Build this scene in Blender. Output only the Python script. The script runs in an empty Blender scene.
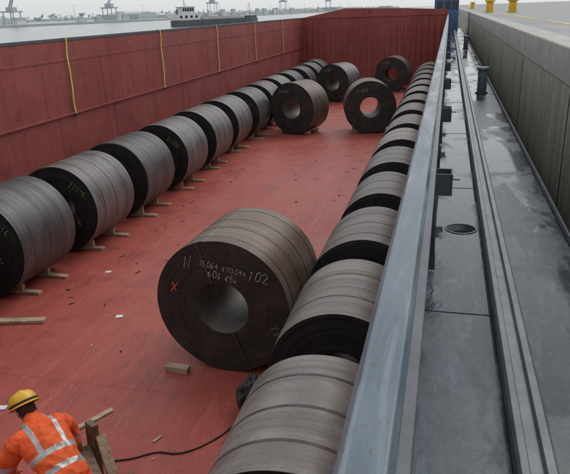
import bpy, bmesh, math, random
from mathutils import Vector, Matrix, noise
random.seed(7)
S=bpy.context.scene
COL=S.collection
rad=math.radians

# ------------------------------------------------------------------ node helpers
class NT:
    def __init__(s,mat):
        s.t=mat.node_tree; s.n=s.t.nodes; s.l=s.t.links
    def node(s,typ,**kw):
        nd=s.n.new(typ)
        for k,v in kw.items():
            if k=='inp':
                for a,b in v.items():
                    if hasattr(b,'is_output') : s.l.new(b,nd.inputs[a])
                    else: nd.inputs[a].default_value=b
            else: setattr(nd,k,v)
        return nd
    def coords(s,kind='Object',scale=(1,1,1),rot=(0,0,0)):
        tc=s.node('ShaderNodeTexCoord')
        mp=s.node('ShaderNodeMapping',inp={'Vector':tc.outputs[kind],'Scale':scale,'Rotation':rot})
        return mp.outputs[0]
    def world(s,scale=(1,1,1)):
        g=s.node('ShaderNodeNewGeometry')
        mp=s.node('ShaderNodeMapping',inp={'Vector':g.outputs['Position'],'Scale':scale})
        return mp.outputs[0]
    def noise(s,vec,scale=1,detail=6,rough=.6,dist=0):
        detail=min(detail,4)
        return s.node('ShaderNodeTexNoise',inp={'Vector':vec,'Scale':scale,'Detail':detail,'Roughness':rough,'Distortion':dist}).outputs['Fac']
    def ramp(s,fac,a,b,ca=(0,0,0,1),cb=(1,1,1,1)):
        r=s.node('ShaderNodeValToRGB',inp={'Fac':fac})
        r.color_ramp.elements[0].position=a; r.color_ramp.elements[1].position=b
        r.color_ramp.elements[0].color=ca; r.color_ramp.elements[1].color=cb
        return r.outputs['Color']
    def mix(s,fac,a,b,mode='MIX'):
        m=s.node('ShaderNodeMix',data_type='RGBA',blend_type=mode)
        for idx,v in ((0,fac),(6,a),(7,b)):
            if hasattr(v,'is_output'): s.l.new(v,m.inputs[idx])
            else:
                if idx!=0 and len(v)==3: v=(*v,1)
                m.inputs[idx].default_value=v
        return m.outputs[2]
    def math(s,op,a,b=0.0,c=None):
        m=s.node('ShaderNodeMath',operation=op)
        for i,v in enumerate((a,b,c)):
            if v is None: continue
            if hasattr(v,'is_output'): s.l.new(v,m.inputs[i])
            else: m.inputs[i].default_value=v
        return m.outputs[0]
    def bump(s,h,strength=.3,dist=.01,prev=None):
        b=s.node('ShaderNodeBump',inp={'Height':h,'Strength':strength,'Distance':dist})
        if prev is not None: s.l.new(prev,b.inputs['Normal'])
        return b.outputs[0]

def newmat(name):
    m=bpy.data.materials.new(name); m.use_nodes=True
    nt=NT(m); bs=nt.n['Principled BSDF']
    def setp(**kw):
        for k,v in kw.items():
            k={'base':'Base Color','rough':'Roughness','metal':'Metallic','normal':'Normal','spec':'Specular IOR Level','coat':'Coat Weight','coatr':'Coat Roughness'}[k]
            if hasattr(v,'is_output'): nt.l.new(v,bs.inputs[k])
            else:
                if k=='Base Color' and len(v)==3: v=(*v,1)
                bs.inputs[k].default_value=v
    return m,nt,setp

def simple(name,c1,c2,scale=3,r1=.4,r2=.7,metal=0,bump=.2,bdist=.005,kind='Object',stretch=(1,1,1),spec=.5):
    m,nt,setp=newmat(name)
    v=nt.coords(kind,stretch)
    n=nt.noise(v,scale,3); n2=nt.noise(v,scale*7,3,.7)
    f=nt.ramp(n,.35,.65); f2=nt.ramp(n2,.3,.75)
    c=nt.mix(f,c1,c2); c=nt.mix(nt.math('MULTIPLY',f2,.35),c,tuple(x*.6 for x in c1))
    rr=nt.node('ShaderNodeMapRange',inp={0:n2,3:r1,4:r2}).outputs[0]
    setp(base=c,rough=rr,metal=metal,spec=spec)
    if bump>0: setp(normal=nt.bump(n2,bump,bdist))
    return m

# ------------------------------------------------------------------ materials
def red_paint(name,base,light,dark,vertical=False):
    m,nt,setp=newmat(name)
    w=nt.world()
    big=nt.noise(w,.35,4,.6); mid=nt.noise(w,1.7,4,.7,.6); fine=nt.noise(w,19,4,.75)
    st=nt.noise(nt.world((3.5,3.5,.25) if vertical else (4.0,.35,1)),1.6,4,.7)
    c=nt.mix(nt.ramp(big,.35,.68),base,light)
    c=nt.mix(nt.math('MULTIPLY',nt.ramp(mid,.48,.70),.6),c,dark)
    c=nt.mix(nt.math('MULTIPLY',nt.ramp(st,.5,.72),.5),c,tuple(x*1.2 for x in light))
    c=nt.mix(nt.math('MULTIPLY',nt.ramp(fine,.52,.70),.42),c,dark)
    # rust / black rubber marks
    gr=nt.noise(nt.world((1,1,.4) if vertical else (2.2,.9,1)),4.5,4,.8,.4)
    c=nt.mix(nt.math('MULTIPLY',nt.ramp(gr,.58,.68),.55),c,(.085,.042,.036))
    sc=nt.noise(nt.world((1.2,1.2,9) if vertical else (14,.8,1)),1.1,2,.5,1.2)
    line=nt.ramp(nt.math('ABSOLUTE',nt.math('SUBTRACT',sc,.5)),.0,.014,(1,1,1,1),(0,0,0,1))
    gate=nt.ramp(mid,.50,.60)
    c=nt.mix(nt.math('MULTIPLY',nt.math('MULTIPLY',line,gate),.5),c,(.46,.22,.19))
    h=nt.math('ADD',nt.math('MULTIPLY',fine,.3),mid)
    if not vertical:
        br=nt.node('ShaderNodeTexBrick',inp={'Vector':nt.world((1,1,1)),'Scale':1.0,'Mortar Size':.010,'Brick Width':1.75,'Row Height':6.1,'Mortar Smooth':.6,'Color1':(0,0,0,1),'Color2':(0,0,0,1),'Mortar':(1,1,1,1)})
        seam=br.outputs['Fac']
        c=nt.mix(nt.math('MULTIPLY',seam,.28),c,tuple(x*.7 for x in dark))
        h=nt.math('ADD',h,nt.math('MULTIPLY',seam,.8))
    rr=nt.node('ShaderNodeMapRange',inp={0:mid,3:.66,4:.28} if not vertical else {0:mid,3:.65,4:.45}).outputs[0]
    setp(base=c,rough=rr,normal=nt.bump(h,.4,.008),spec=.35)
    return m
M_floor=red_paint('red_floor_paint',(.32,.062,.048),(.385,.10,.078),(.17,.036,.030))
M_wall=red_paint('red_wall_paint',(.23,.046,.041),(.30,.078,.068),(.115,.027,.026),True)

def coil_body(name,a,b,rust,rustamt,metal=.3):
    m,nt,setp=newmat(name)
    oi=nt.node('ShaderNodeObjectInfo')
    tc=nt.node('ShaderNodeTexCoord')
    off=nt.node('ShaderNodeVectorMath',operation='SCALE',inp={0:(7.3,3.1,5.7),'Scale':nt.math('MULTIPLY',oi.outputs['Random'],9.0)})
    def vec(sc):
        mp=nt.node('ShaderNodeMapping',inp={'Vector':tc.outputs['Object'],'Scale':sc})
        return nt.node('ShaderNodeVectorMath',operation='ADD',inp={0:mp.outputs[0],1:off.outputs[0]}).outputs[0]
    band=nt.noise(vec((.3,9,.3)),1.6,4,.65)
    big=nt.noise(vec((1,1.3,1)),1.3,4,.65,.5); fine=nt.noise(vec((1,1,1)),24,4,.75)
    c=nt.mix(nt.ramp(big,.38,.62),a,b)
    c=nt.mix(nt.math('MULTIPLY',nt.ramp(band,.42,.64),.6),c,tuple(x*.55 for x in a))
    amt=nt.math('MULTIPLY',nt.node('ShaderNodeMapRange',inp={0:nt.math('FRACT',nt.math('MULTIPLY',oi.outputs['Random'],7.7)),3:.15,4:1.0}).outputs[0],rustamt)
    rm=nt.math('MULTIPLY',nt.ramp(nt.noise(vec((1,2.2,1)),2.2,4,.75),.44,.66),amt)
    c=nt.mix(rm,c,rust)
    c=nt.mix(nt.math('MULTIPLY',nt.ramp(fine,.5,.72),.45),c,tuple(x*.45 for x in a))
    val=nt.node('ShaderNodeMapRange',inp={0:oi.outputs['Random'],3:.75,4:1.25}).outputs[0]
    hs=nt.node('ShaderNodeHueSaturation',inp={'Color':c,'Value':val})
    rr=nt.node('ShaderNodeMapRange',inp={0:nt.math('MULTIPLY',nt.math('ADD',band,big),.5),1:.3,2:.7,3:.30,4:.62}).outputs[0]
    h=nt.math('ADD',nt.math('MULTIPLY',band,.8),nt.math('MULTIPLY',fine,.15))
    setp(base=hs.outputs[0],rough=rr,metal=metal,normal=nt.bump(h,.3,.005))
    return m
M_body=coil_body('hot_rolled_steel',(.185,.168,.158),(.275,.255,.242),(.21,.145,.105),.55)
M_body_l=coil_body('hot_rolled_steel_grey',(.095,.094,.098),(.175,.168,.166),(.165,.11,.082),.5)
M_body_r=coil_body('hot_rolled_steel_brown',(.115,.085,.065),(.165,.132,.108),(.20,.115,.07),.6)

def coil_face(name,a,b,rust,amt):
    m,nt,setp=newmat(name)
    tc=nt.node('ShaderNodeTexCoord')
    v=nt.node('ShaderNodeVectorMath',operation='MULTIPLY',inp={0:tc.outputs['Object'],1:(1,0,1)}).outputs[0]
    L=nt.node('ShaderNodeVectorMath',operation='LENGTH',inp={0:v}).outputs['Value']
    cv=nt.node('ShaderNodeCombineXYZ',inp={0:L})
    rn=nt.noise(cv.outputs[0],55,4,.8)
    rn2=nt.noise(cv.outputs[0],9,3,.6)
    sp=nt.noise(tc.outputs['Object'],3.0,4,.75); fine=nt.noise(tc.outputs['Object'],40,4,.7)
    c=nt.mix(nt.ramp(rn,.3,.7),a,b)
    c=nt.mix(nt.math('MULTIPLY',nt.ramp(rn2,.45,.7),.5),c,tuple(x*.55 for x in a))
    c=nt.mix(nt.math('MULTIPLY',nt.ramp(sp,.46,.64),amt),c,rust)
    h=nt.math('ADD',rn,nt.math('MULTIPLY',fine,.15))
    rr=nt.node('ShaderNodeMapRange',inp={0:fine,3:.40,4:.60}).outputs[0]
    setp(base=c,rough=rr,metal=.2,normal=nt.bump(h,.6,.006),spec=.35)
    return m
M_face=coil_face('coil_edge_steel',(.014,.014,.016),(.036,.036,.038),(.052,.046,.042),.4)
M_face_r=coil_face('coil_edge_steel_brown',(.024,.023,.023),(.058,.054,.051),(.092,.078,.068),.5)
M_strap=simple('steel_strapping',(.055,.050,.048),(.11,.10,.095),8,.35,.55,.5,.1)
M_bore=simple('coil_bore_steel',(.13,.115,.10),(.20,.18,.165),5,.45,.65,.2,.2)
M_chalk=simple('white_chalk',(.50,.50,.47),(.70,.70,.67),30,.8,.9,0,0)
M_green=simple('green_marker_paint',(.26,.48,.07),(.36,.58,.12),30,.6,.8,0,0)
M_redm=simple('red_marker_paint',(.65,.09,.04),(.8,.16,.08),30,.6,.8,0,0)
M_yel=simple('yellow_webbing',(.62,.60,.05),(.75,.72,.12),20,.6,.8,0,0)
M_yelp=simple('yellow_paint',(.75,.48,.02),(.60,.36,.02),6,.4,.6)
def woodm(name,a,b):
    m,nt,setp=newmat(name)
    w=nt.world((1,9,9)); g=nt.noise(w,3.0,4,.7,.6); k=nt.noise(nt.world(),6,3,.6)
    c=nt.mix(nt.ramp(g,.35,.65),a,b); c=nt.mix(nt.math('MULTIPLY',nt.ramp(k,.5,.7),.5),c,tuple(x*.45 for x in a))
    setp(base=c,rough=.8,normal=nt.bump(g,.5,.003)); return m
M_wood=woodm('weathered_wood',(.30,.215,.14),(.50,.39,.27))
M_woodd=woodm('dark_wood',(.10,.065,.04),(.22,.15,.09))
M_black=simple('black_rubber',(.012,.012,.013),(.03,.03,.03),8,.45,.8)

def wet_deck(name,a,b,r_wet,r_dry,th):
    m,nt,setp=newmat(name)
    w=nt.world()
    big=nt.noise(nt.world((1,.45,1)),2.6,4,.65,.5); mid=nt.noise(w,9,4,.7); fine=nt.noise(w,70,4,.7)
    pud=nt.ramp(big,th-.05,th+.05)
    c=nt.mix(nt.ramp(mid,.35,.7),a,b)
    c=nt.mix(nt.math('MULTIPLY',pud,.65),c,tuple(x*.5 for x in a))
    spots=nt.ramp(nt.noise(w,26,3,.5),.62,.69)
    c=nt.mix(nt.math('MULTIPLY',spots,.45),c,(.15,.11,.085))
    wear=nt.ramp(nt.noise(nt.world((2.5,.6,1)),5,4,.75),.56,.66)
    c=nt.mix(nt.math('MULTIPLY',wear,.35),c,tuple(x*1.9 for x in b))
    rr=nt.mix(pud,(r_dry,)*3,(r_wet,)*3)
    h=nt.math('ADD',mid,nt.math('MULTIPLY',fine,.35))
    hb=nt.mix(pud,h,(.5,.5,.5))
    setp(base=c,rough=rr,normal=nt.bump(hb,.4,.004),spec=.5)
    return m
M_deck=wet_deck('wet_deck_paint',(.050,.066,.086),(.088,.11,.138),.04,.30,.47)
M_deck2=wet_deck('wet_deck_dark',(.034,.043,.055),(.066,.080,.098),.07,.34,.50)
def coampaint():
    m,nt,setp=newmat('grey_coaming_paint')
    w=nt.world(); big=nt.noise(nt.world((6,1.1,6)),2.2,4,.65); fine=nt.noise(w,45,4,.75)
    sc=nt.noise(nt.world((14,1.2,14)),2.0,3,.6,.8)
    c=nt.mix(nt.ramp(big,.35,.65),(.075,.105,.135),(.125,.16,.195))
    c=nt.mix(nt.math('MULTIPLY',nt.ramp(sc,.56,.62),.35),c,(.22,.26,.29))
    c=nt.mix(nt.math('MULTIPLY',nt.ramp(fine,.60,.67),.8),c,(.10,.06,.04))
    c=nt.mix(nt.math('MULTIPLY',nt.ramp(sc,.32,.42,(1,1,1,1),(0,0,0,1)),.4),c,(.04,.055,.07))
    setp(base=c,rough=nt.node('ShaderNodeMapRange',inp={0:big,1:.35,2:.65,3:.20,4:.50}).outputs[0],normal=nt.bump(nt.math('ADD',big,nt.math('MULTIPLY',fine,.3)),.35,.003)); return m
M_coam=coampaint()
M_coamd=simple('coaming_side_paint',(.045,.058,.072),(.085,.10,.12),5,.3,.5,0,.25,.002)
M_rim=simple('rim_paint',(.12,.145,.17),(.19,.22,.25),7,.2,.5,0,.3,.002)
M_dark=simple('dark_opening',(.01,.01,.012),(.02,.02,.02),6,.5,.7)
M_hull=simple('black_hull_paint',(.015,.016,.018),(.035,.035,.037),2,.3,.6)
def concrete(name,a,b,stain):
    m,nt,setp=newmat(name)
    w=nt.world()
    big=nt.noise(w,.8,4,.7); st=nt.noise(nt.world((1,2.0,.18)),1.6,4,.7); fine=nt.noise(w,16,4,.8)
    z=nt.node('ShaderNodeSeparateXYZ',inp={0:nt.world()}).outputs[2]
    zz=nt.node('ShaderNodeMapRange',inp={0:nt.math('ADD',z,nt.math('MULTIPLY',st,1.2)),1:1.6,2:3.4,3:1.0,4:0.0}).outputs[0]
    c=nt.mix(nt.ramp(big,.3,.7),a,b)
    c=nt.mix(nt.math('MULTIPLY',nt.ramp(st,.42,.64),.7),c,stain)
    c=nt.mix(nt.math('MULTIPLY',zz,.85),c,tuple(x*.35 for x in stain))
    c=nt.mix(nt.math('MULTIPLY',nt.ramp(fine,.52,.66),.45),c,stain)
    setp(base=c,rough=nt.node('ShaderNodeMapRange',inp={0:big,3:.5,4:.85}).outputs[0],normal=nt.bump(nt.math('ADD',big,fine),.7,.02))
    return m
M_conc=concrete('quay_concrete',(.33,.32,.265),(.44,.43,.37),(.17,.165,.12))
M_cope=simple('coping_concrete',(.30,.30,.27),(.42,.41,.375),3,.45,.8,0,.5,.008)
M_quay=simple('quay_paving',(.11,.115,.115),(.18,.18,.175),.6,.25,.65,0,.3,.006)

# ------------------------------------------------------------------ mesh builder
class MB:
    def __init__(s): s.v=[];s.f=[];s.m=[];s.mats=[];s.smooth=[]
    def mi(s,mat):
        if mat not in s.mats: s.mats.append(mat)
        return s.mats.index(mat)
    def add(s,vs,fs,mat,smooth=False):
        o=len(s.v); s.v+= [tuple(v) for v in vs]; k=s.mi(mat)
        for f in fs: s.f.append(tuple(i+o for i in f)); s.m.append(k); s.smooth.append(smooth)
    def box(s,x0,x1,y0,y1,z0,z1,mat,M=None):
        vs=[Vector(p) for p in ((x0,y0,z0),(x1,y0,z0),(x1,y1,z0),(x0,y1,z0),(x0,y0,z1),(x1,y0,z1),(x1,y1,z1),(x0,y1,z1))]
        if M: vs=[M@v for v in vs]
        s.add(vs,[(0,3,2,1),(4,5,6,7),(0,1,5,4),(1,2,6,5),(2,3,7,6),(3,0,4,7)],mat)
    def prism(s,poly,axis,a0,a1,mat):
        n=len(poly); vs=[]
        for a in (a0,a1):
            for p in poly:
                vs.append({'y':(p[0],a,p[1]),'x':(a,p[0],p[1]),'z':(p[0],p[1],a)}[axis])
        fs=[tuple(range(n)),tuple(range(2*n-1,n-1,-1))]+[(i,i+n,(i+1)%n+n,(i+1)%n) for i in range(n)]
        s.add(vs,fs,mat)
    def cyl(s,c,r,h,mat,n=24,r2=None,axis='z',M=None):
        r2=r if r2 is None else r2; vs=[]
        for k,(rr,t) in enumerate(((r,0),(r2,h))):
            for i in range(n):
                a=2*math.pi*i/n; p=Vector((rr*math.cos(a),rr*math.sin(a),t))
                if axis=='y': p=Vector((p.x,p.z,p.y))
                if axis=='x': p=Vector((p.z,p.x,p.y))
                p=p+Vector(c)
                if M: p=M@p
                vs.append(p)
        s.add(vs,[(i,(i+1)%n,(i+1)%n+n,i+n) for i in range(n)],mat,True)
        s.add(vs,[tuple(range(n-1,-1,-1)),tuple(range(n,2*n))],mat)
    def obj(s,name,bevel=0,loc=None,parent=None,seg=2):
        me=bpy.data.meshes.new(name); me.from_pydata(s.v,[],s.f)
        for m in s.mats: me.materials.append(m)
        for p,k,sm in zip(me.polygons,s.m,s.smooth): p.material_index=k; p.use_smooth=sm
        bm=bmesh.new(); bm.from_mesh(me); bmesh.ops.remove_doubles(bm,verts=bm.verts,dist=1e-5)
        bmesh.ops.recalc_face_normals(bm,faces=bm.faces); bm.to_mesh(me); bm.free()
        o=bpy.data.objects.new(name,me); COL.objects.link(o)
        if loc: o.location=loc
        if parent: o.parent=parent
        if bevel:
            b=o.modifiers.new('bevel','BEVEL'); b.width=bevel; b.segments=seg; b.limit_method='ANGLE'; b.angle_limit=rad(40)
        return o

# ------------------------------------------------------------------ coils
def coil_mesh(name,R,r,L,seed,mb,mf,tele=.006,seg=96,step=.012,straps=(.2,.5,.8)):
    rnd=random.Random(seed)
    n=int((R-r)/.018)
    def face(sign):
        out=[]; y=0
        for i in range(n):
            y=.75*y+rnd.uniform(-tele,tele)
            if rnd.random()<.07: y+=rnd.choice((-1,1))*tele*1.6
            a=r+(R-r)*i/n; b=r+(R-r)*(i+1)/n
            out.append((a+.0016,y,1)); out.append((b-.0016,y,1))
            if i<n-1: out.append((b,y+sign*.005,1))
        return out
    prof=[(rr,max(yy,-.03),k) for rr,yy,k in face(1)]
    prof+=[(R-.002,.004,0),(R,.010,0)]
    for s in straps:
        yy=L*s
        prof+=[(R,yy-.0165,0),(R+.0025,yy-.016,2),(R+.0025,yy+.016,2),(R,yy+.0165,0)]
    prof+=[(R,L-.010,0),(R-.002,L-.004,0)]
    prof+=[(rr,L-yy,k) for rr,yy,k in reversed(face(1))]
    prof+=[(r,L-.01,3),(r,L*.5,3),(r,.01,3)]
    vs=[];fs=[];ms=[]
    np_=len(prof); th0=rnd.uniform(0,6.28)
    ph=[rnd.uniform(0,6.28) for _ in range(4)]
    for i in range(seg):
        a=2*math.pi*i/seg
        frac=((a-th0)%(2*math.pi))/(2*math.pi)
        wob=.0035*math.sin(3*a+ph[0])+.0022*math.sin(5*a+ph[1])
        ew=.004*math.sin(2*a+ph[2])+.003*math.sin(7*a+ph[3])
        for rr,y,k in prof:
            w=max(0,(rr-r)/(R-r))
            q=rr-step*frac*w+wob*w
            vs.append((q*math.cos(a),y+(ew*w if (y<.03 or y>L-.03) else 0),q*math.sin(a)))
    for i in range(seg):
        j=(i+1)%seg
        for k in range(np_):
            l=(k+1)%np_
            fs.append((i*np_+k,i*np_+l,j*np_+l,j*np_+k))
            A,B=prof[k][2],prof[l][2]
            ms.append(3 if (A==3 or B==3) else (1 if (A==1 and B==1) else (2 if (A==2 and B==2) else 0)))
    me=bpy.data.meshes.new(name); me.from_pydata(vs,[],fs)
    for m in (mb,mf,M_strap,M_bore): me.materials.append(m)
    for p,k in zip(me.polygons,ms): p.material_index=k; p.use_smooth=True
    bm=bmesh.new(); bm.from_mesh(me); bmesh.ops.recalc_face_normals(bm,faces=bm.faces); bm.to_mesh(me); bm.free()
    me.set_sharp_from_angle(angle=rad(7))
    return me
def put(name,me,loc,rz=0,roll=0):
    o=bpy.data.objects.new(name,me); COL.objects.link(o)
    o.matrix_world=Matrix.Translation(loc)@Matrix.Rotation(rz,4,'Z')@Matrix.Rotation(roll,4,'Y')
    return o

GL={'0':[[(.1,.15),(.3,0),(.5,.2),(.5,.8),(.3,1),(.1,.85),(.1,.15)]],'1':[[(.15,.8),(.35,1),(.3,0)]],
'2':[[(.05,.8),(.25,1),(.5,.8),(.45,.55),(.05,0),(.55,.03)]],'3':[[(.05,.9),(.35,1),(.5,.75),(.2,.55),(.5,.35),(.35,0),(.05,.1)]],
'4':[[(.35,1),(.05,.4),(.55,.42)],[(.42,.75),(.38,0)]],'5':[[(.5,1),(.15,.97),(.1,.6),(.4,.6),(.5,.3),(.3,0),(.05,.1)]],
'6':[[(.45,1),(.15,.65),(.08,.2),(.3,0),(.5,.2),(.4,.5),(.12,.42)]],'7':[[(.05,.95),(.55,1),(.2,0)]],
'8':[[(.3,.5),(.1,.75),(.3,1),(.5,.75),(.3,.5),(.08,.25),(.3,0),(.5,.25),(.3,.5)]],'9':[[(.48,.6),(.2,.5),(.1,.8),(.35,1),(.5,.8),(.45,.4),(.3,0)]],
'N':[[(.05,0),(.1,1),(.5,.05),(.6,1.1)]],'X':[[(0,0),(.6,1)],[(.05,.95),(.55,.05)]],'/':[[(.1,0),(.4,1)]],'-':[[(.1,.5),(.5,.52)]],'x':[[(.05,.0),(.4,.5)],[(.05,.5),(.4,.0)]],' ':[]}
def writing(parent,txt,x,z,h,mat,ang=0,th=.004,yoff=-.026,seed=1,name='writing'):
    rnd=random.Random(seed)
    cu=bpy.data.curves.new(name,'CURVE'); cu.dimensions='3D'; cu.bevel_depth=th; cu.bevel_resolution=1
    cu.materials.append(mat); cx=0
    for ch in txt:
        hh=h*rnd.uniform(.85,1.15); sl=rnd.uniform(-.05,.25)
        for st in GL[ch]:
            sp=cu.splines.new('POLY'); sp.points.add(len(st)-1)
            for i,(px,pz) in enumerate(st):
                a=cx*h+(px*1.05+pz*sl+rnd.uniform(-.05,.05))*hh; b=(pz+rnd.uniform(-.07,.07))*hh
                X=x+a*math.cos(ang)-b*math.sin(ang); Z=z+a*math.sin(ang)+b*math.cos(ang)
                sp.points[i].co=(X,yoff*2.5,Z,1); sp.points[i].radius=rnd.uniform(.6,1.2)
        cx+=rnd.uniform(.68,.82) if ch!=' ' else .5
    o=bpy.data.objects.new(name,cu); COL.objects.link(o); o.parent=parent; o.scale=(1,.35,1)
    return o

def dunnage(xc,y0,L,R,sides=(-1,1)):
    b=MB()
    for k,fr in enumerate((.22,.78)):
        yy=y0+L*fr+random.uniform(-.08,.08); sk=random.uniform(-.05,.05)
        w=.055; ex=random.uniform(-.12,.12)
        xa,xb=xc-.78+ex,xc+.80+ex
        b.add([(xa,yy-w-sk,.004),(xb,yy-w+sk,.004),(xb,yy+w+sk,.004),(xa,yy+w-sk,.004),(xa,yy-w-sk,.05),(xb,yy-w+sk,.05),(xb,yy+w+sk,.05),(xa,yy+w-sk,.05)],[(0,3,2,1),(4,5,6,7),(0,1,5,4),(1,2,6,5),(2,3,7,6),(3,0,4,7)],M_wood)
        for s in sides:
            d0,d1=.22,random.uniform(.44,.54)
            zf=lambda d:.052+R-math.sqrt(R*R-d*d)
            pts=[(xc+s*d0,.052),(xc+s*d1,.052),(xc+s*d1,zf(d1)-.004),(xc+s*(d0+d1)/2,zf((d0+d1)/2)-.003)]
            if s<0: pts=pts[::-1]
            b.prism(pts,'y',yy-w*.7+s*sk*.6,yy+w*.7+s*sk*.6,M_wood)
    return b.obj('wooden_dunnage',.004,seg=1)

# left row
RL,LL=.88,1.5
lm=[coil_mesh('steel_coil_mesh_l%d'%i,RL,.37,LL,20+i,M_body_l,M_face,.006,88,straps=s) for i,s in enumerate(((.2,.5,.8),(.3,.7),(.25,.75),(.2,.5,.8)))]
for k in range(-3,13):
    y=10.35+2.30*(k)
    if y+LL>38.6: break
    dx=random.uniform(-.06,.06); yy=y+random.uniform(-.09,.09)
    o=put('steel_coil',lm[k%4],(-7.40+dx,yy,RL+.052),random.uniform(-.02,.02))
    dunnage(-7.40+dx,yy,LL,RL)
    if k in (-1,0,2,5):
        t={-1:'21216',0:'21216',2:'21206',5:'1125'}[k]
        writing(o,t,.30,.50,.11,M_green,rad(-36),.0045,seed=k+9)
    if k>=-1: writing(o,random.choice(('15064','470','605')),.35,-.1,.07,M_chalk,rad(-70),.0022,seed=k+40)
# right row
RR,LR=.78,1.5
rm_=[coil_mesh('steel_coil_mesh_r%d'%i,RR,.34,LR,50+i,M_body,M_face,.010,128,straps=s) for i,s in enumerate(((.22,.5,.8),(.3,.7),(.2,.5,.78),(.25,.55,.85)))]
for k in range(-1,15):
    y=3.27+2.25*k
    if y+LR>38.8: break
    yy=y+random.uniform(-.06,.06)
    o=put('steel_coil',rm_[k%4],(-.10-.025-RR-random.uniform(0,.03),yy,RR+.052),random.uniform(-.012,.012))
    dunnage(-.9,yy,LR,RR)
# lone coil
me=coil_mesh('steel_coil_mesh_lone',.93,.36,1.42,99,M_body_r,M_face_r,.004,160,straps=(.12,.38,.62,.88))
lone=put('steel_coil',me,(-2.64,6.75,.93),-.06)
writing(lone,'N',-.49,.53,.17,M_chalk,.05,.005,seed=1)
writing(lone,'15064 470094',-.28,.58,.075,M_chalk,rad(-9),.003,seed=2)
writing(lone,'102',.38,.46,.12,M_chalk,rad(-12),.004,seed=3)
writing(lone,'605 65x',-.16,.44,.085,M_chalk,rad(-9),.004,seed=4)
writing(lone,'X',-.70,.17,.14,M_redm,.05,.009,seed=5)
writing(lone,'13/',.64,-.18,.11,M_chalk,rad(-60),.003,seed=6)
# eye strap through the bore of the lone coil (flat steel band on the face)
b=MB()
for a in (rad(-68),rad(108)):
    ca,sa=math.cos(a),math.sin(a); t=(-sa,ca)
    q=[(r*ca+s*.014*t[0],-.016,r*sa+s*.014*t[1]) for r in (.36,.925) for s in (-1,1)]
    q+=[(p[0],-.020,p[2]) for p in q]
    b.add(q,[(0,1,3,2),(4,6,7,5),(0,2,6,4),(1,5,7,3),(0,4,5,1),(2,3,7,6)],M_strap)
b.obj('eye_strap',parent=lone)
# loose far coils
mf2=coil_mesh('steel_coil_mesh_f',.98,.38,1.2,130,M_body_r,M_face_r,.006,96)
mf3=coil_mesh('steel_coil_mesh_g',.95,.38,1.3,131,M_body_l,M_face_r,.006,96)
for i,(x,y,rz,m) in enumerate(((-5.65,23.2,.32,mf2),(-5.6,32.0,.35,mf3),(-2.70,23.6,-.2,mf2),(-3.0,36.2,.1,mf3))):
    o=put('steel_coil',m,(x,y,.985 if m is mf2 else .955),-rz)
    writing(o,'N 605',-.5,.55,.12,M_chalk,.1,.004,seed=70+i)
    b=MB()
    for s in (-1,1): b.prism([(s*.18,0.004),(s*.62,0.004),(s*.62,.16),(s*.40,.08)][::s],'y',.25,.37,M_wood); b.prism([(s*.18,0.004),(s*.62,0.004),(s*.62,.16),(s*.40,.08)][::s],'y',.85,.97,M_wood)
    w=b.obj('wooden_dunnage',.004,seg=1); w.matrix_world=Matrix.Translation((x,y,0))@Matrix.Rotation(-rz,4,'Z')

# ------------------------------------------------------------------ barge
Y0,Y1=-4.0,39.5
XW=-8.8
b=MB(); b.box(XW,-.1,Y0,Y1,-.012,0,M_floor); b.obj('barge_hold_floor')
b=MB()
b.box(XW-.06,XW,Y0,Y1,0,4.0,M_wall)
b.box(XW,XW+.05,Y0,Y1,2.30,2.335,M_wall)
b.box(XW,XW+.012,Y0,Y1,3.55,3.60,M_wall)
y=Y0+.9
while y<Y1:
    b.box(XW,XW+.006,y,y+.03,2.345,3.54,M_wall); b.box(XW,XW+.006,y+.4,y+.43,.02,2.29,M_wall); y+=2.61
b.box(XW-.12,XW+.012,Y0,Y1,4.003,4.07,M_coamd)
b.obj('hold_side_wall',.004)
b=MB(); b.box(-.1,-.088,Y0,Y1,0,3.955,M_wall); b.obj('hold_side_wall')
b=MB()
prof=[(XW,0),(-.1,0),(-.1,4.30),(-2.5,4.42),(-6.1,4.52),(XW,4.05)]
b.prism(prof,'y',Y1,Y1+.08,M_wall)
x=XW+.3
while x<-.3:
    b.prism([(x,Y1),(x+.16,Y1),(x+.12,Y1-.05),(x+.04,Y1-.05)],'z',.02,3.98,M_wall); x+=.36
b.box(XW+.02,-.12,Y1-.06,Y1-.003,4.0,4.045,M_wall)
b.obj('hold_bulkhead',.003)
b=MB(); b.box(XW,-.1,Y0-.1,Y0,0,4.0,M_wall); b.obj('hold_bulkhead')
# coaming
b=MB()
b.prism([(-.086,2.95),(-.052,2.95),(-.052,3.955),(-.086,3.955)],'y',Y0,Y1+.08,M_coamd)
b.prism([(-.106,3.958),(-.034,3.958),(-.034,3.985),(-.042,4.0),(-.096,4.0),(-.106,3.985)],'y',Y0,48,M_coam)
b.prism([(-.050,3.78),(-.020,3.78),(-.020,3.81),(-.050,3.82)],'y',Y0,48,M_coamd)
b.obj('coaming',.003)
for i in range(18):
    yy=2.75+1.92*i
    b=MB()
    z0,z1=3.70,3.80; xa,xb=-.048,.045
    b.box(xa,xb,yy,yy+.008,z0,z1,M_coamd)
    b.box(xa,xb,yy+.102,yy+.110,z0,z1,M_coamd)
    b.box(xb+.0005,xb+.008,yy,yy+.110,z0,z1,M_coamd)
    b.box(xa,xb,yy+.0085,yy+.1015,z0+.001,z0+.009,M_dark)
    b.box(xb+.0085,xb+.04,yy+.03,yy+.08,z1-.035,z1-.028,M_coam)
    b.obj('coaming_bracket',.002)
    b=MB(); b.prism([(-.050,2.96),(-.005,2.96),(-.035,3.6),(-.050,3.6)],'y',yy+.9,yy+.91,M_coamd); b.obj('coaming_stiffener')
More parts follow.
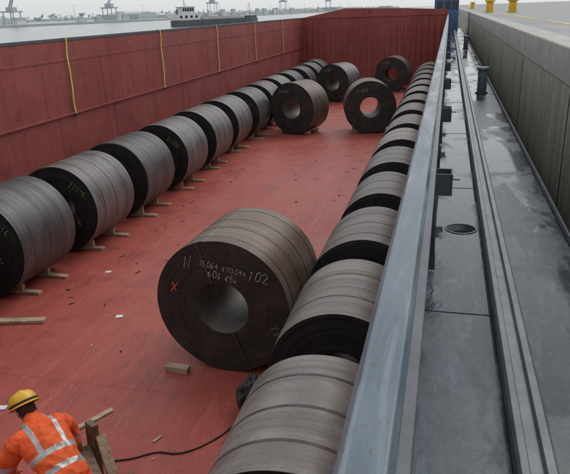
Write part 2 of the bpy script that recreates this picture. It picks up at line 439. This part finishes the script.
def plate_with_hole(name,x0,x1,y0,y1,z,cx,cy,r,mat):
    b=MB(); n=48
    ya,yb=cy-.3,cy+.3
    b.add([(x0,y0,z),(x1,y0,z),(x1,ya,z),(x0,ya,z)],[(0,1,2,3)],mat)
    b.add([(x0,yb,z),(x1,yb,z),(x1,y1,z),(x0,y1,z)],[(0,1,2,3)],mat)
    angs=sorted([2*math.pi*i/n for i in range(n)]+[math.atan2(sy,sx)%(2*math.pi) for sx in (x1-cx,x0-cx) for sy in (.3,-.3)])
    vi=[];vo=[]
    for a in angs:
        c,s=math.cos(a),math.sin(a)
        vi.append((cx+r*c,cy+r*s,z))
        tx=((x1-cx) if c>0 else (cx-x0))/max(abs(c),1e-6); ty=.3/max(abs(s),1e-6); t=min(tx,ty)
        vo.append((cx+t*c,cy+t*s,z))
    n=len(angs)
    b.add(vi+vo,[(i,(i+1)%n,(i+1)%n+n,i+n) for i in range(n)],mat)
    low=[(p[0],p[1],z-.05) for p in vi]
    b.add(vi+low,[(i,(i+1)%n,(i+1)%n+n,i+n) for i in range(n)],M_coamd,True)
    b.add(low,[tuple(range(n))],M_dark)
    ro=[(cx+(r+.016)*math.cos(a),cy+(r+.016)*math.sin(a),z+.005) for a in angs]; ri=[(cx+(r+.001)*math.cos(a),cy+(r+.001)*math.sin(a),z+.005) for a in angs]
    b.add(ro+ri+[(p[0],p[1],z+.0005) for p in ro],[(i,(i+1)%n,(i+1)%n+n,i+n) for i in range(n)]+[(i,(i+1)%n,(i+1)%n+2*n,i+2*n) for i in range(n)],M_coamd)
    return b.obj(name)
plate_with_hole('gangway_deck',-.052,.30,Y0,48,2.95,.165,4.48,.10,M_deck)
b=MB(); b.box(-.052,.30,Y0,48,2.80,2.885,M_deck2); b.obj('deck_underplate')
b=MB()
for yy in (1.4,3.1,5.6,8.2,11,14,17.3,20.5,24,28,32,36): b.box(-.045,.298,yy,yy+.008,2.951,2.954,M_deck)
b.obj('deck_weld_seam',.001)
b=MB()
b.prism([(.302,2.9),(.435,2.9),(.435,3.03),(.425,3.045),(.395,3.045),(.388,3.02),(.345,3.02),(.338,3.045),(.312,3.045),(.302,3.03)],'y',Y0,48,M_rim)
b.obj('deck_rim',.002)
b=MB(); b.box(.437,.875,Y0,48,2.86,2.93,M_deck2)
b.prism([(.877,2.85),(.905,2.85),(.905,2.965),(.895,2.975),(.885,2.975),(.877,2.965)],'y',Y0,48,M_coamd)
b.obj('gangway_deck',.002)
for yy in (12.4,25.5):
    b=MB(); b.cyl((.66,yy,2.93),.115,.025,M_coamd,32); b.cyl((.66,yy,2.955),.085,.40,M_coam,32); b.cyl((.66,yy,3.355),.115,.05,M_coam,32,.10); b.obj('mooring_bollard',.006)
b=MB()
b.box(.88,.902,Y0-2,48,-2,2.84,M_hull)
for z in (2.6,1.9): b.box(.903,.94,Y0-2,48,z-.05,z+.05,M_hull)
b.box(XW-1.05,XW-1.0,Y0-2,48,-2,2.93,M_hull)
b.box(XW-1.0,XW-.122,Y0,48,2.9,2.95,M_deck2)
b.box(XW-.95,.87,Y1+.09,48,2.80,2.90,M_deck2)
b.prism([(XW-1.0,48),(.9,48),(-1.0,53),(-4,55),(-7,53)],'z',-2,2.9,M_hull)
b.box(XW-1,.87,Y0-2,Y0-.11,2.7,2.9,M_deck2)
b.obj('barge_hull',0)
M_blue=simple('blue_paint',(.04,.10,.24),(.06,.15,.32),2,.35,.55)
M_glass=simple('dark_glass',(.02,.03,.035),(.03,.04,.05),2,.08,.12,0,0)
M_white=simple('white_paint',(.62,.63,.62),(.75,.75,.74),2,.4,.6)
b=MB()
b.box(-.95,.55,43,46,2.903,5.0,M_blue); b.box(-1.05,.65,42.9,46.1,5.003,5.08,M_white)
for xx in (-.8,-.3,.15): b.box(xx,xx+.35,42.975,42.998,4.25,4.75,M_glass)
b.obj('blue_deckhouse',.02)
for yy in (8.4,13.6,18.85,24.05,29.2,34.4):
    b=MB(); z1=4.074; hw=.022
    b.box(XW-.05,XW+.055,yy-hw,yy+hw,z1,z1+.004,M_yel)
    n=14; vs=[]
    for i in range(n+1):
        z=z1+.002-(z1-2.3)*i/n; xx=XW+.056+.008*math.sin(i*1.3+yy); dy=.02*math.sin(i*.9+yy)
        vs+=[(xx,yy-hw+dy,z),(xx,yy+hw+dy,z),(xx+.004,yy+hw+dy,z),(xx+.004,yy-hw+dy,z)]
    fs=[]
    for i in range(n):
        for k in range(4): fs.append((i*4+k,i*4+(k+1)%4,(i+1)*4+(k+1)%4,(i+1)*4+k))
    b.add(vs,fs,M_yel); b.box(XW+.05,XW+.075,yy-.03,yy+.03,2.24,2.31,M_black)
    b.obj('yellow_webbing_strap')

# ------------------------------------------------------------------ quay
b=MB()
b.box(1.25,1.6,-60,400,-6,3.66,M_conc)
y=-20.0
while y<160:
    b.box(1.246,1.2495,y,y+.03,-1,3.62,M_dark); b.box(1.2470,1.2495,y+1.4,y+1.415,-1,3.62,M_conc); y+=4.5
b.obj('quay_wall')
b=MB(); y=-20.0
while y<200:
    b.box(1.235,1.62,y+.012,y+4.488,3.663,4.045,M_cope); y+=4.5
b.obj('quay_coping',.018)
b=MB(); b.box(1.622,1500,-200,3000,3.0,4.04,M_quay); b.obj('quay_ground')
b=MB()
for yy in (-10,20,60,110): b.box(2.4,2.5,yy,yy+28,4.044,4.046,M_yelp)
b.obj('painted_line')
for (x,y) in ((2.25,40.2),(3.25,37.2),(2.4,75)):
    b=MB(); b.cyl((x,y,4.04),.28,.06,M_yelp,24); b.cyl((x,y,4.10),.20,.5,M_yelp,24); b.cyl((x,y,4.60),.30,.14,M_yelp,24,.26); b.obj('quay_bollard',.02)

# ------------------------------------------------------------------ water & far shore
def waterm():
    m,nt,setp=newmat('harbour_water')
    w=nt.world((1,1.6,1)); n=nt.noise(w,.6,4,.6,.3); n2=nt.noise(w,.05,3,.5)
    c=nt.mix(nt.ramp(n2,.35,.65),(.18,.20,.20),(.23,.25,.25))
    setp(base=c,rough=.22,normal=nt.bump(n,.6,.3)); return m
M_water=waterm()
b=MB(); b.add([(-4000,-800,-.4),(1.3,-800,-.4),(1.3,4000,-.4),(-4000,4000,-.4)],[(0,1,2,3)],M_water); b.obj('water')
def hazed(name,c): return simple(name,tuple(x*.95 for x in c),c,.2,.8,.9,0,0)
P=[hazed('far_%d'%i,c) for i,c in enumerate(((.47,.50,.52),(.53,.56,.58),(.40,.44,.46),(.48,.42,.40),(.43,.48,.47),(.58,.60,.61),(.44,.49,.54)))]  # far-shore colours lightened, distance haze is painted into them
shore=[(-340,-300),(-312,405),(-274,571),(-236,979),(-60,3500)]
b=MB()
poly=shore+[(-4000,3500),(-4000,-300)]
b.prism(poly,'z',-3,1.2,P[2]); b.obj('far_bank')
def shx(y):
    for (x0,y0),(x1,y1) in zip(shore,shore[1:]):
        if y0<=y<=y1: return x0+(x1-x0)*(y-y0)/(y1-y0)
rnd=random.Random(5)
y=300
while y<2600:
    x=shx(y)-rnd.uniform(30,110); w=rnd.uniform(30,60); dpt=rnd.uniform(30,80); h=rnd.uniform(3,7.5)
    b=MB(); m=rnd.choice(P)
    b.box(x-w,x,y,y+dpt,1.2,1.2+h,m)
    b.prism([(y,1.203+h),(y+dpt,1.203+h),(y+dpt/2,1.2+h+1.3)],'x',x-w,x,P[2])
    for k in range(int(dpt/8)):
        b.box(x+.02,x+.1,y+2+k*8,y+5+k*8,1.2,1.2+h*.6,P[2])
    b.obj('warehouse'); y+=dpt+rnd.uniform(20,110)
for _ in range(34):
    yy=rnd.uniform(380,1200); x=shx(yy)-rnd.uniform(5,12)
    b=MB()
    for k in range(rnd.randint(1,3)): b.box(x-2.4,x,yy,yy+12,1.2+k*2.6,1.2+k*2.6+2.55,rnd.choice(P))
    b.obj('shipping_container')
def crane(x,y,h,s=1.0):
    b=MB(); m=P[2]
    for dx in (0,9):
        for dy in (0,9): b.box(x+dx,x+dx+.6,y+dy,y+dy+.6,1.2,h*.40,m)
    b.box(x-1,x+11,y-1,y+11,h*.40,h*.44,m); b.box(x+2,x+8,y+2,y+8,h*.44,h*.55,P[6])
    M=Matrix.Translation((x+5,y+5,h*.52))@Matrix.Rotation(rad(40),4,'X')@Matrix.Rotation(rad(-50),4,'Y')
    for q in (-.9,.9): b.box(0,h*.9,q-.2,q+.2,-.2,.2,m,M); b.box(0,h*.9,q-.2,q+.2,1.6,2.0,m,M)
    for t in range(0,int(h*.9),3): b.box(t,t+.3,-.9,.9,-.1,1.8,m,M)
    b.obj('harbour_crane')
for (yy,h) in ((450,26),(560,30),(780,40),(1050,46),(1350,50)): crane(shx(yy)-40,yy,h)
for yy in range(400,1500,85):
    b=MB(); x=shx(yy)-6; b.cyl((x,yy,1.2),.2,13,P[2],8,.12); b.box(x-.3,x+2,yy-.2,yy+.2,14.2,14.45,P[2]); b.obj('lamp_mast')
b=MB()
for i in range(1500):
    yy=rnd.uniform(250,3200); x=shx(yy)-rnd.uniform(160,330); r=rnd.uniform(1.2,3.2); zz=1.5+abs(noise.noise(Vector((yy*.02,0,0))))*9+rnd.uniform(0,4)
    vs=[(x+rnd.uniform(-1,1)*r,yy+rnd.uniform(-1,1)*r*2,zz+rnd.uniform(-1,1)*r) for _ in range(6)]
    b.add(vs,[(0,1,2),(0,2,3),(1,4,5),(3,4,0),(2,5,3)],rnd.choice((P[2],P[4],P[0])))
b.add([(shx(250)-340,250,1.2),(shx(250)-340,250,4),(shx(3200)-340,3200,7),(shx(3200)-340,3200,1.2)],[(0,1,2,3)],P[2])
b.obj('distant_trees')
M_sh=simple('ship_hull_dark',(.07,.08,.09),(.11,.12,.13),.3,.5,.7,0,0)
ship=bpy.data.objects.new('inland_cargo_ship',None); COL.objects.link(ship)
ship.location=(-112,256,-.4); ship.rotation_euler=(0,0,math.atan2(35,26))
def part(b,n,bev=0): return b.obj(n,bev,parent=ship)
b=MB(); b.prism([(-1,0),(0,-3),(38,-3),(44,0),(38,3),(0,3)],'z',-.5,2.6,M_sh)
b.prism([(36,-2.6),(43.4,0),(36,2.6)],'z',2.6,3.5,M_sh); part(b,'hull')
b=MB(); b.box(13,35,-2.4,2.4,2.6,3.7,P[0])
for k in range(8): b.box(13+k*2.75,13.25+k*2.75,-2.45,2.45,3.7,3.85,P[2])
part(b,'hatch_covers',.05)
b=MB(); b.box(1,11.5,-2.6,2.6,2.6,5.0,M_white); b.box(3,9,-2.2,2.2,5.0,7.6,M_white); b.box(2.7,9.3,-2.5,2.5,7.6,7.9,P[2])
for k in range(5): b.box(3.3+k*1.15,4.2+k*1.15,-2.26,-2.22,6.1,7.3,M_glass)
for k in range(4): b.box(1.6+k*2.5,2.7+k*2.5,-2.66,-2.62,3.4,4.4,M_glass)
part(b,'wheelhouse')
b=MB(); b.cyl((5.5,0,7.9),.12,6,M_sh,8); b.box(5.35,5.65,-1.8,1.8,11,11.2,M_sh); b.cyl((39.5,0,3),.12,6,M_sh,8); b.cyl((1.8,0,5),.35,2,M_sh,12); b.cyl((15,0,3.7),.1,3,M_sh,8)
part(b,'masts')

# ------------------------------------------------------------------ small things in hold
def board(name,p0,p1,w,t,mat):
    p0,p1=Vector(p0),Vector(p1); d=p1-p0; q=d.to_track_quat('X','Z').to_matrix().to_4x4()
    b=MB(); b.box(0,d.length,-w/2,w/2,-t/2,t/2,mat,Matrix.Translation(p0)@q); return b.obj(name,.003,seg=1)
board('wooden_plank',(-6.75,7.35,.03),(-5.95,7.55,.03),.13,.05,M_wood)
board('wooden_plank',(-6.9,6.3,.03),(-6.3,6.35,.03),.12,.05,M_wood)
board('wooden_block',(-3.45,6.62,.045),(-3.12,6.60,.045),.12,.08,M_wood)
for p in ((-4.9,7.87),(-5.15,5.35),(-6.0,9.5)):
    b=MB(); x,y=p; b.add([(x,y,.006),(x+.11,y+.02,.012),(x+.09,y+.11,.008),(x-.01,y+.08,.014)],[(0,1,2,3)],M_white); b.obj('scrap_paper')
rd=random.Random(31); b=MB()
for _ in range(170):
    x=rd.uniform(-6.3,-1.9); y=rd.uniform(3,30)
    if rd.random()<.5: x=rd.choice((rd.gauss(-6.2,.3),rd.gauss(-2.0,.25)))
    M=Matrix.Translation((x,y,.004))@Matrix.Rotation(rd.uniform(0,6.28),4,'Z')
    l=rd.uniform(.01,.07); w=rd.uniform(.004,.016)
    b.box(-l,l,-w,w,0,rd.uniform(.004,.014),rd.choice((M_wood,M_woodd,M_black,M_woodd)),M)
b.obj('wood_chip_debris')
tr=bpy.data.objects.new('wooden_trestle',None); COL.objects.link(tr)
def tb(n,p0,p1,w,t,m):
    o=board(n,p0,p1,w,t,m); o.parent=tr
tb('post',(-3.33,4.60,.0),(-3.32,4.62,.62),.14,.07,M_woodd)
tb('post_2',(-3.42,4.45,.0),(-3.45,4.5,.60),.10,.07,M_woodd)
tb('brace',(-3.62,4.45,.50),(-3.18,4.82,.66),.07,.03,M_wood)
tb('leg',(-2.95,4.35,.0),(-3.22,4.60,.50),.10,.06,M_wood)
tb('foot',(-3.6,4.25,.03),(-2.9,4.6,.03),.10,.05,M_woodd)
tb('rail',(-3.40,4.56,.35),(-3.0,4.15,.30),.10,.05,M_woodd)
def cable(name,pts,r,mat):
    cu=bpy.data.curves.new(name,'CURVE'); cu.dimensions='3D'; cu.bevel_depth=r; cu.bevel_resolution=3
    sp=cu.splines.new('BEZIER'); sp.bezier_points.add(len(pts)-1)
    for q,p in zip(sp.bezier_points,pts): q.co=p; q.handle_left_type=q.handle_right_type='AUTO'
    cu.materials.append(mat); o=bpy.data.objects.new(name,cu); COL.objects.link(o); return o
cable('black_hose',[(-3.6,4.7,.012),(-3.1,4.86,.012),(-2.85,5.02,.012),(-2.60,5.06,.012),(-2.3,5.36,.012),(-2.12,5.75,.02),(-1.95,6.0,.05)],.009,M_black)
bm=bmesh.new(); bmesh.ops.create_icosphere(bm,subdivisions=5,radius=1)
for v in bm.verts:
    n=noise.noise(v.co*1.6)*.30+abs(noise.noise(v.co*3.2))*.22
    v.co=Vector((v.co.x*.15*(1+n),v.co.y*.26*(1+n),max(-.0,(v.co.z*.26+.18)*(1+n))))
me=bpy.data.meshes.new('tarp'); bm.to_mesh(me); bm.free(); me.materials.append(M_black)
for p in me.polygons:p.use_smooth=True
o=bpy.data.objects.new('black_tarpaulin_heap',me); COL.objects.link(o); o.location=(-2.02,5.95,.0)

# ------------------------------------------------------------------ worker
def loft(b,path,radii,side,mat,n=20,dome=True):
    path=[Vector(p) for p in path]; side=Vector(side).normalized()
    N=len(path); ext=[]
    for i in range(N):
        t=(path[min(i+1,N-1)]-path[max(i-1,0)]).normalized()
        ext.append((path[i],t,radii[i]))
    if dome:
        p,t,r=ext[0]; m=min(r); pre=[(p-t*m*.9,t,(r[0]*.35,r[1]*.35)),(p-t*m*.55,t,(r[0]*.8,r[1]*.8))]
        p,t,r=ext[-1]; m=min(r); post=[(p+t*m*.55,t,(r[0]*.8,r[1]*.8)),(p+t*m*.9,t,(r[0]*.35,r[1]*.35))]
        ext=pre+ext+post
    vs=[]
    for p,t,r in ext:
        u=(side-t*side.dot(t)).normalized(); w=t.cross(u)
        for k in range(n):
            a=2*math.pi*k/n; vs.append(p+u*r[0]*math.cos(a)+w*r[1]*math.sin(a))
    fs=[]
    for i in range(len(ext)-1):
        for k in range(n): fs.append((i*n+k,i*n+(k+1)%n,(i+1)*n+(k+1)%n,(i+1)*n+k))
    fs.append(tuple(range(n-1,-1,-1))); q=(len(ext)-1)*n; fs.append(tuple(range(q,q+n)))
    o=len(b.v); b.v+=[tuple(v) for v in vs]; k=b.mi(mat)
    for f in fs: b.f.append(tuple(i+o for i in f)); b.m.append(k); b.smooth.append(True)
def ell(b,c,r,M=None,mat=None):
    bm=bmesh.new(); bmesh.ops.create_icosphere(bm,subdivisions=4,radius=1)
    vs=[]
    for v in bm.verts:
        p=Vector((v.co.x*r[0],v.co.y*r[1],v.co.z*r[2]))
        if M: p=M@p
        vs.append(p+Vector(c))
    b.add(vs,[tuple(v.index for v in f.verts) for f in bm.faces],mat,True); bm.free()
def remesh(b,name,vox,mats,parent,fn=None,smooth=4,disp=None):
    me=bpy.data.meshes.new(name+'_src'); me.from_pydata(b.v,[],b.f)
    o=bpy.data.objects.new(name+'_src',me); COL.objects.link(o)
    m=o.modifiers.new('r','REMESH'); m.mode='VOXEL'; m.voxel_size=vox
    s=o.modifiers.new('s','SMOOTH'); s.iterations=smooth; s.factor=.5
    bpy.context.view_layer.update()
    dg=bpy.context.evaluated_depsgraph_get()
    out=bpy.data.meshes.new_from_object(o.evaluated_get(dg)); out.name=name
    bpy.data.objects.remove(o)
    out.materials.clear()
    for mm in mats: out.materials.append(mm)
    if disp:
        ns=[v.normal.copy() for v in out.vertices]
        for v,nn in zip(out.vertices,ns): v.co+=nn*disp(v.co)
    for p in out.polygons:
        p.use_smooth=True
        p.material_index=fn(p.center) if fn else 0
    ob=bpy.data.objects.new(name,out); COL.objects.link(ob); ob.parent=parent
    return ob
worker=bpy.data.objects.new('construction_worker',None); COL.objects.link(worker)
F=Vector((-.857,.515,0)).normalized(); Lf=Vector((0,0,1)).cross(F); PB=Vector((-2.86,3.52,0))
def W(f,l,z): return PB+F*f+Lf*l+Vector((0,0,z))
def cloth(name,c1,c2):
    m,nt,setp=newmat(name)
    v=nt.coords('Object'); n=nt.noise(v,6,4,.6,.8); f=nt.noise(v,300,2,.5)
    setp(base=nt.mix(nt.ramp(n,.35,.65),c1,c2),rough=.75,normal=nt.bump(nt.math('ADD',n,nt.math('MULTIPLY',f,.05)),.6,.03)); return m
M_or=cloth('hi_vis_orange_fabric',(.70,.080,.012),(.84,.13,.025)); M_ord=cloth('orange_trousers_fabric',(.55,.08,.02),(.68,.12,.03))
M_refl=simple('reflective_tape',(.36,.37,.36),(.50,.51,.50),20,.3,.45,.3,.1)
M_skin=simple('skin',(.45,.26,.19),(.52,.31,.23),12,.45,.6,0,.1,.001)
M_hair=simple('dark_hair',(.03,.02,.015),(.06,.04,.03),60,.5,.7)
M_boot=simple('boot_leather',(.03,.025,.02),(.06,.05,.04),10,.5,.7)
b=MB()
loft(b,[W(-.06,0,.86),W(-.03,0,.96),W(.10,0,1.06),W(.24,0,1.15),W(.36,0,1.215),W(.44,0,1.245)],
     [(.185,.135),(.190,.14),(.185,.135),(.205,.14),(.215,.125),(.13,.09)],Lf,M_or,28)
loft(b,[W(.40,0,1.24),W(.50,0,1.27)],[(.085,.08),(.075,.07)],Lf,M_or,20)
arms=((1,(.47,.30,.93),(.66,.20,.74)),(-1,(.44,-.30,.92),(.60,-.20,.72)))
for s,e,w in arms:
    loft(b,[W(.37,s*.15,1.22),W(.385,s*.21,1.18),W(.43,s*.27,1.05),W(*e),W((e[0]+w[0])/2,(e[1]+w[1])/2,(e[2]+w[2])/2),W(*w)],
         [(.085,.085),(.088,.088),(.075,.075),(.066,.066),(.060,.060),(.052,.052)],F,M_or,20)
for s in (1,-1):
    kf=.10 if s>0 else .02
    loft(b,[W(-.05,s*.09,.90),W(0,s*.11,.72),W(kf,s*.13,.50),W(kf-.05,s*.13,.28),W(kf-.08,s*.13,.12)],
         [(.115,.12),(.098,.10),(.078,.082),(.074,.078),(.07,.075)],F,M_ord,20)
ax=(W(.44,0,1.245)-W(-.03,0,.96)).normalized(); pel=W(-.03,0,.96)
def jm(c):
    c=Vector(c); r=c-pel; t=r.dot(ax); l=(c-PB).dot(Lf)
    if c.z<.84 and abs(l)<.24 and (c-PB).dot(F)<.3: return 1
    if abs(l)>.215 or (c.z<1.0 and (c-PB).dot(F)>.34):
        z=c.z
        if .965<z<1.015 or .835<z<.875: return 2
        return 0
    if .05<t<.10 or .20<t<.25: return 2
    if t>=.25 and .085<abs(l)<.125: return 2
    return 0
def wr(co):
    p=Vector(co); return noise.noise(p*8)*.016+(1-abs(noise.noise(Vector((p.x*13,p.y*13,p.z*9)))*2))*.009
remesh(b,'body',.0065,[M_or,M_ord,M_refl],worker,jm,6,wr)
b=MB(); loft(b,[W(.445,0,1.25),W(.50,0,1.285)],[(.092,.085),(.088,.082)],Lf,M_or,24,False); remesh(b,'collar',.007,[M_or],worker)
b=MB()
for s in (1,-1):
    kf=(.10 if s>0 else .02)-.08
    loft(b,[W(kf-.07,s*.13,.06),W(kf+.02,s*.13,.065),W(kf+.12,s*.135,.05),W(kf+.19,s*.14,.042)],[(.042,.055),(.05,.06),(.05,.045),(.042,.038)],Lf,M_boot,18)
    loft(b,[W(kf-.01,s*.13,.06),W(kf,s*.13,.17)],[(.05,.055),(.055,.058)],F,M_boot,18)
bo=remesh(b,'boots',.007,[M_boot],worker)
for v in bo.data.vertices: v.co.z=max(v.co.z,.002)
fw=(F*.80+Vector((0,0,-.60))).normalized(); rt=fw.cross(Vector((0,0,1))).normalized(); up=rt.cross(fw).normalized()
HM=Matrix((rt,fw,up)).transposed().to_4x4(); HM.translation=W(.605,0,1.325)
b=MB()
ell(b,(0,-.01,.02),(.076,.095,.095)); ell(b,(0,.025,-.05),(.058,.065,.07)); ell(b,(0,.055,-.095),(.03,.03,.025))
loft(b,[(0,-.02,-.06),(0,-.06,-.15)],[(.055,.055),(.06,.058)],(1,0,0),M_skin,18)
loft(b,[(0,.085,.012),(0,.108,-.022),(0,.096,-.032)],[(.009,.009),(.014,.012),(.013,.01)],(1,0,0),M_skin,12)
ell(b,(0,.082,-.058),(.026,.012,.006)); ell(b,(0,.080,-.070),(.022,.012,.007)); ell(b,(0,.083,.028),(.05,.012,.009))
for s in (-1,1): ell(b,(s*.078,-.005,-.01),(.010,.02,.033)); ell(b,(s*.032,.074,.010),(.013,.012,.009)); ell(b,(s*.04,.06,-.03),(.024,.022,.02))
def hm(c): 
    if c[1]<.02 and c[2]>-.055 and not abs(c[0])>.078: return 1
    return 0
hd=remesh(b,'head',.0045,[M_skin,M_hair],worker,hm,3); hd.matrix_local=HM
b=MB()
for s in (-1,1): ell(b,(s*.032,.0815,.010),(.010,.006,.006),None,M_white); ell(b,(s*.032,.0865,.010),(.0045,.003,.0045),None,M_black)
ey=b.obj('eyes',parent=worker); ey.matrix_local=HM
M_hel=simple('yellow_helmet_plastic',(.76,.42,.03),(.84,.50,.05),6,.25,.4,0,.03,.001)
b=MB(); n=40
vs=[];prof=[(1.0,0),(1.0,.02),(.985,.3),(.93,.52),(.84,.7),(.70,.84),(.5,.94),(.28,.99),(.1,1.0)]
for pr,pz in prof:
    for k in range(n):
        a=2*math.pi*k/n
        vs.append((.108*pr*math.cos(a),.132*pr*math.sin(a),.045+.108*pz+(.007 if abs(math.cos(a))*pr<.15 and pz>.5 else 0)))
fs=[(i*n+k,i*n+(k+1)%n,(i+1)*n+(k+1)%n,(i+1)*n+k) for i in range(len(prof)-1) for k in range(n)]
fs.append(tuple(range((len(prof)-1)*n,len(prof)*n)))
b.add(vs,fs,M_hel,True)
vs=[]
for q,zz in ((1.0,.047),(1.0,.041),(1.12,.036),(1.12,.040)):
    for k in range(n):
        a=2*math.pi*k/n; fwd=max(0,math.sin(a))**3*.34 if q>1.01 else 0
        vs.append((.108*q*math.cos(a),.132*(q+fwd)*math.sin(a),zz-(.012*fwd)))
b.add(vs,[(i*n+k,i*n+(k+1)%n,((i+1)%4)*n+(k+1)%n,((i+1)%4)*n+k) for i in range(4) for k in range(n)],M_hel,True)
vs=[]
for q,zz in ((1.008,.052),(1.004,.070)):
    for k in range(n): a=2*math.pi*k/n; vs.append((.108*q*math.cos(a),.132*q*math.sin(a),zz))
b.add(vs,[(k,(k+1)%n,(k+1)%n+n,k+n) for k in range(n)],M_black,True)
hh=b.obj('helmet',parent=worker); hh.matrix_local=HM@Matrix.Translation((0,-.008,-.005))@Matrix.Scale(1.12,4)
for s,w,e in ((1,(.66,.20,.74),(.47,.30,.93)),(-1,(.60,-.20,.72),(.44,-.30,.92))):
    wp=W(*w); d=(wp-W(*e)).normalized(); sd=(Lf-d*Lf.dot(d)).normalized(); pn=d.cross(sd).normalized()
    if pn.dot(F)>0: pn=-pn
    b=MB()
    loft(b,[wp-d*.02,wp+d*.02,wp+d*.06,wp+d*.095],[(.030,.024),(.036,.020),(.042,.018),(.040,.015)],sd,M_skin,16)
    for j,(off,ln) in enumerate(((-.030,.070),(-.010,.080),(.010,.075),(.029,.060))):
        p0=wp+d*.09+sd*off; p1=p0+d*ln*.45+pn*.006; p2=p1+(d*.8+pn*.6).normalized()*ln*.32; p3=p2+(d*.45+pn*.9).normalized()*ln*.25
        loft(b,[p0-d*.02,p0,p1,p2,p3],[(.0095,.0095),(.0095,.0095),(.009,.009),(.008,.008),(.007,.007)],sd,M_skin,10)
    q0=wp+d*.03-sd*s*.028; q1=q0+(d*.6-sd*s*.7).normalized()*.04+pn*.008; q2=q1+(d*.9-sd*s*.2+pn*.2).normalized()*.03
    loft(b,[q0,q1,q2],[(.014,.014),(.011,.011),(.0085,.0085)],pn,M_skin,10)
    remesh(b,'hand',.0035,[M_skin],worker,None,2)

# ------------------------------------------------------------------ world, sun, camera
wd=bpy.data.worlds.new('World'); S.world=wd; wd.use_nodes=True
wt=wd.node_tree; bg=wt.nodes['Background']
sky=wt.nodes.new('ShaderNodeTexSky'); sky.sky_type='NISHITA'; sky.sun_disc=False
az=rad(150); el=rad(52)
sky.sun_elevation=el; sky.sun_rotation=math.pi-az; sky.air_density=1.2; sky.dust_density=2; sky.ozone_density=1.5
hs=wt.nodes.new('ShaderNodeHueSaturation'); hs.inputs['Saturation'].default_value=.15; hs.inputs['Value'].default_value=1.0
mx=wt.nodes.new('ShaderNodeMix'); mx.data_type='RGBA'; mx.inputs[0].default_value=.6; mx.inputs[7].default_value=(6.1,6.3,6.45,1)
wt.links.new(sky.outputs[0],hs.inputs['Color']); wt.links.new(hs.outputs[0],mx.inputs[6]); wt.links.new(mx.outputs[2],bg.inputs['Color']); bg.inputs['Strength'].default_value=.15
sl=bpy.data.lights.new('sun','SUN'); sl.energy=.9; sl.angle=rad(35); sl.color=(1,.97,.93)
so=bpy.data.objects.new('sun',sl); COL.objects.link(so); so.rotation_euler=(math.pi/2-el,0,az)
cam=bpy.data.cameras.new('camera'); co=bpy.data.objects.new('camera',cam); COL.objects.link(co)
f=620.0; roll=2.0
d=Vector((165,232,-f)); d2=Vector((65,232-100*math.tan(rad(roll)),-f))
Yv=d.normalized(); Zv=Yv.cross(d2).normalized()
if Zv.y<0: Zv=-Zv
Xv=Yv.cross(Zv)
Mx=Matrix((Xv,Yv,Zv)).to_4x4(); Mx.translation=(0,0,4.5)
co.matrix_world=Mx
cam.sensor_width=36; cam.sensor_fit='HORIZONTAL'; cam.lens=36*f/570; cam.clip_start=.05; cam.clip_end=8000
S.camera=co
S.view_settings.view_transform='Standard'; S.view_settings.look='None'; S.view_settings.exposure=0
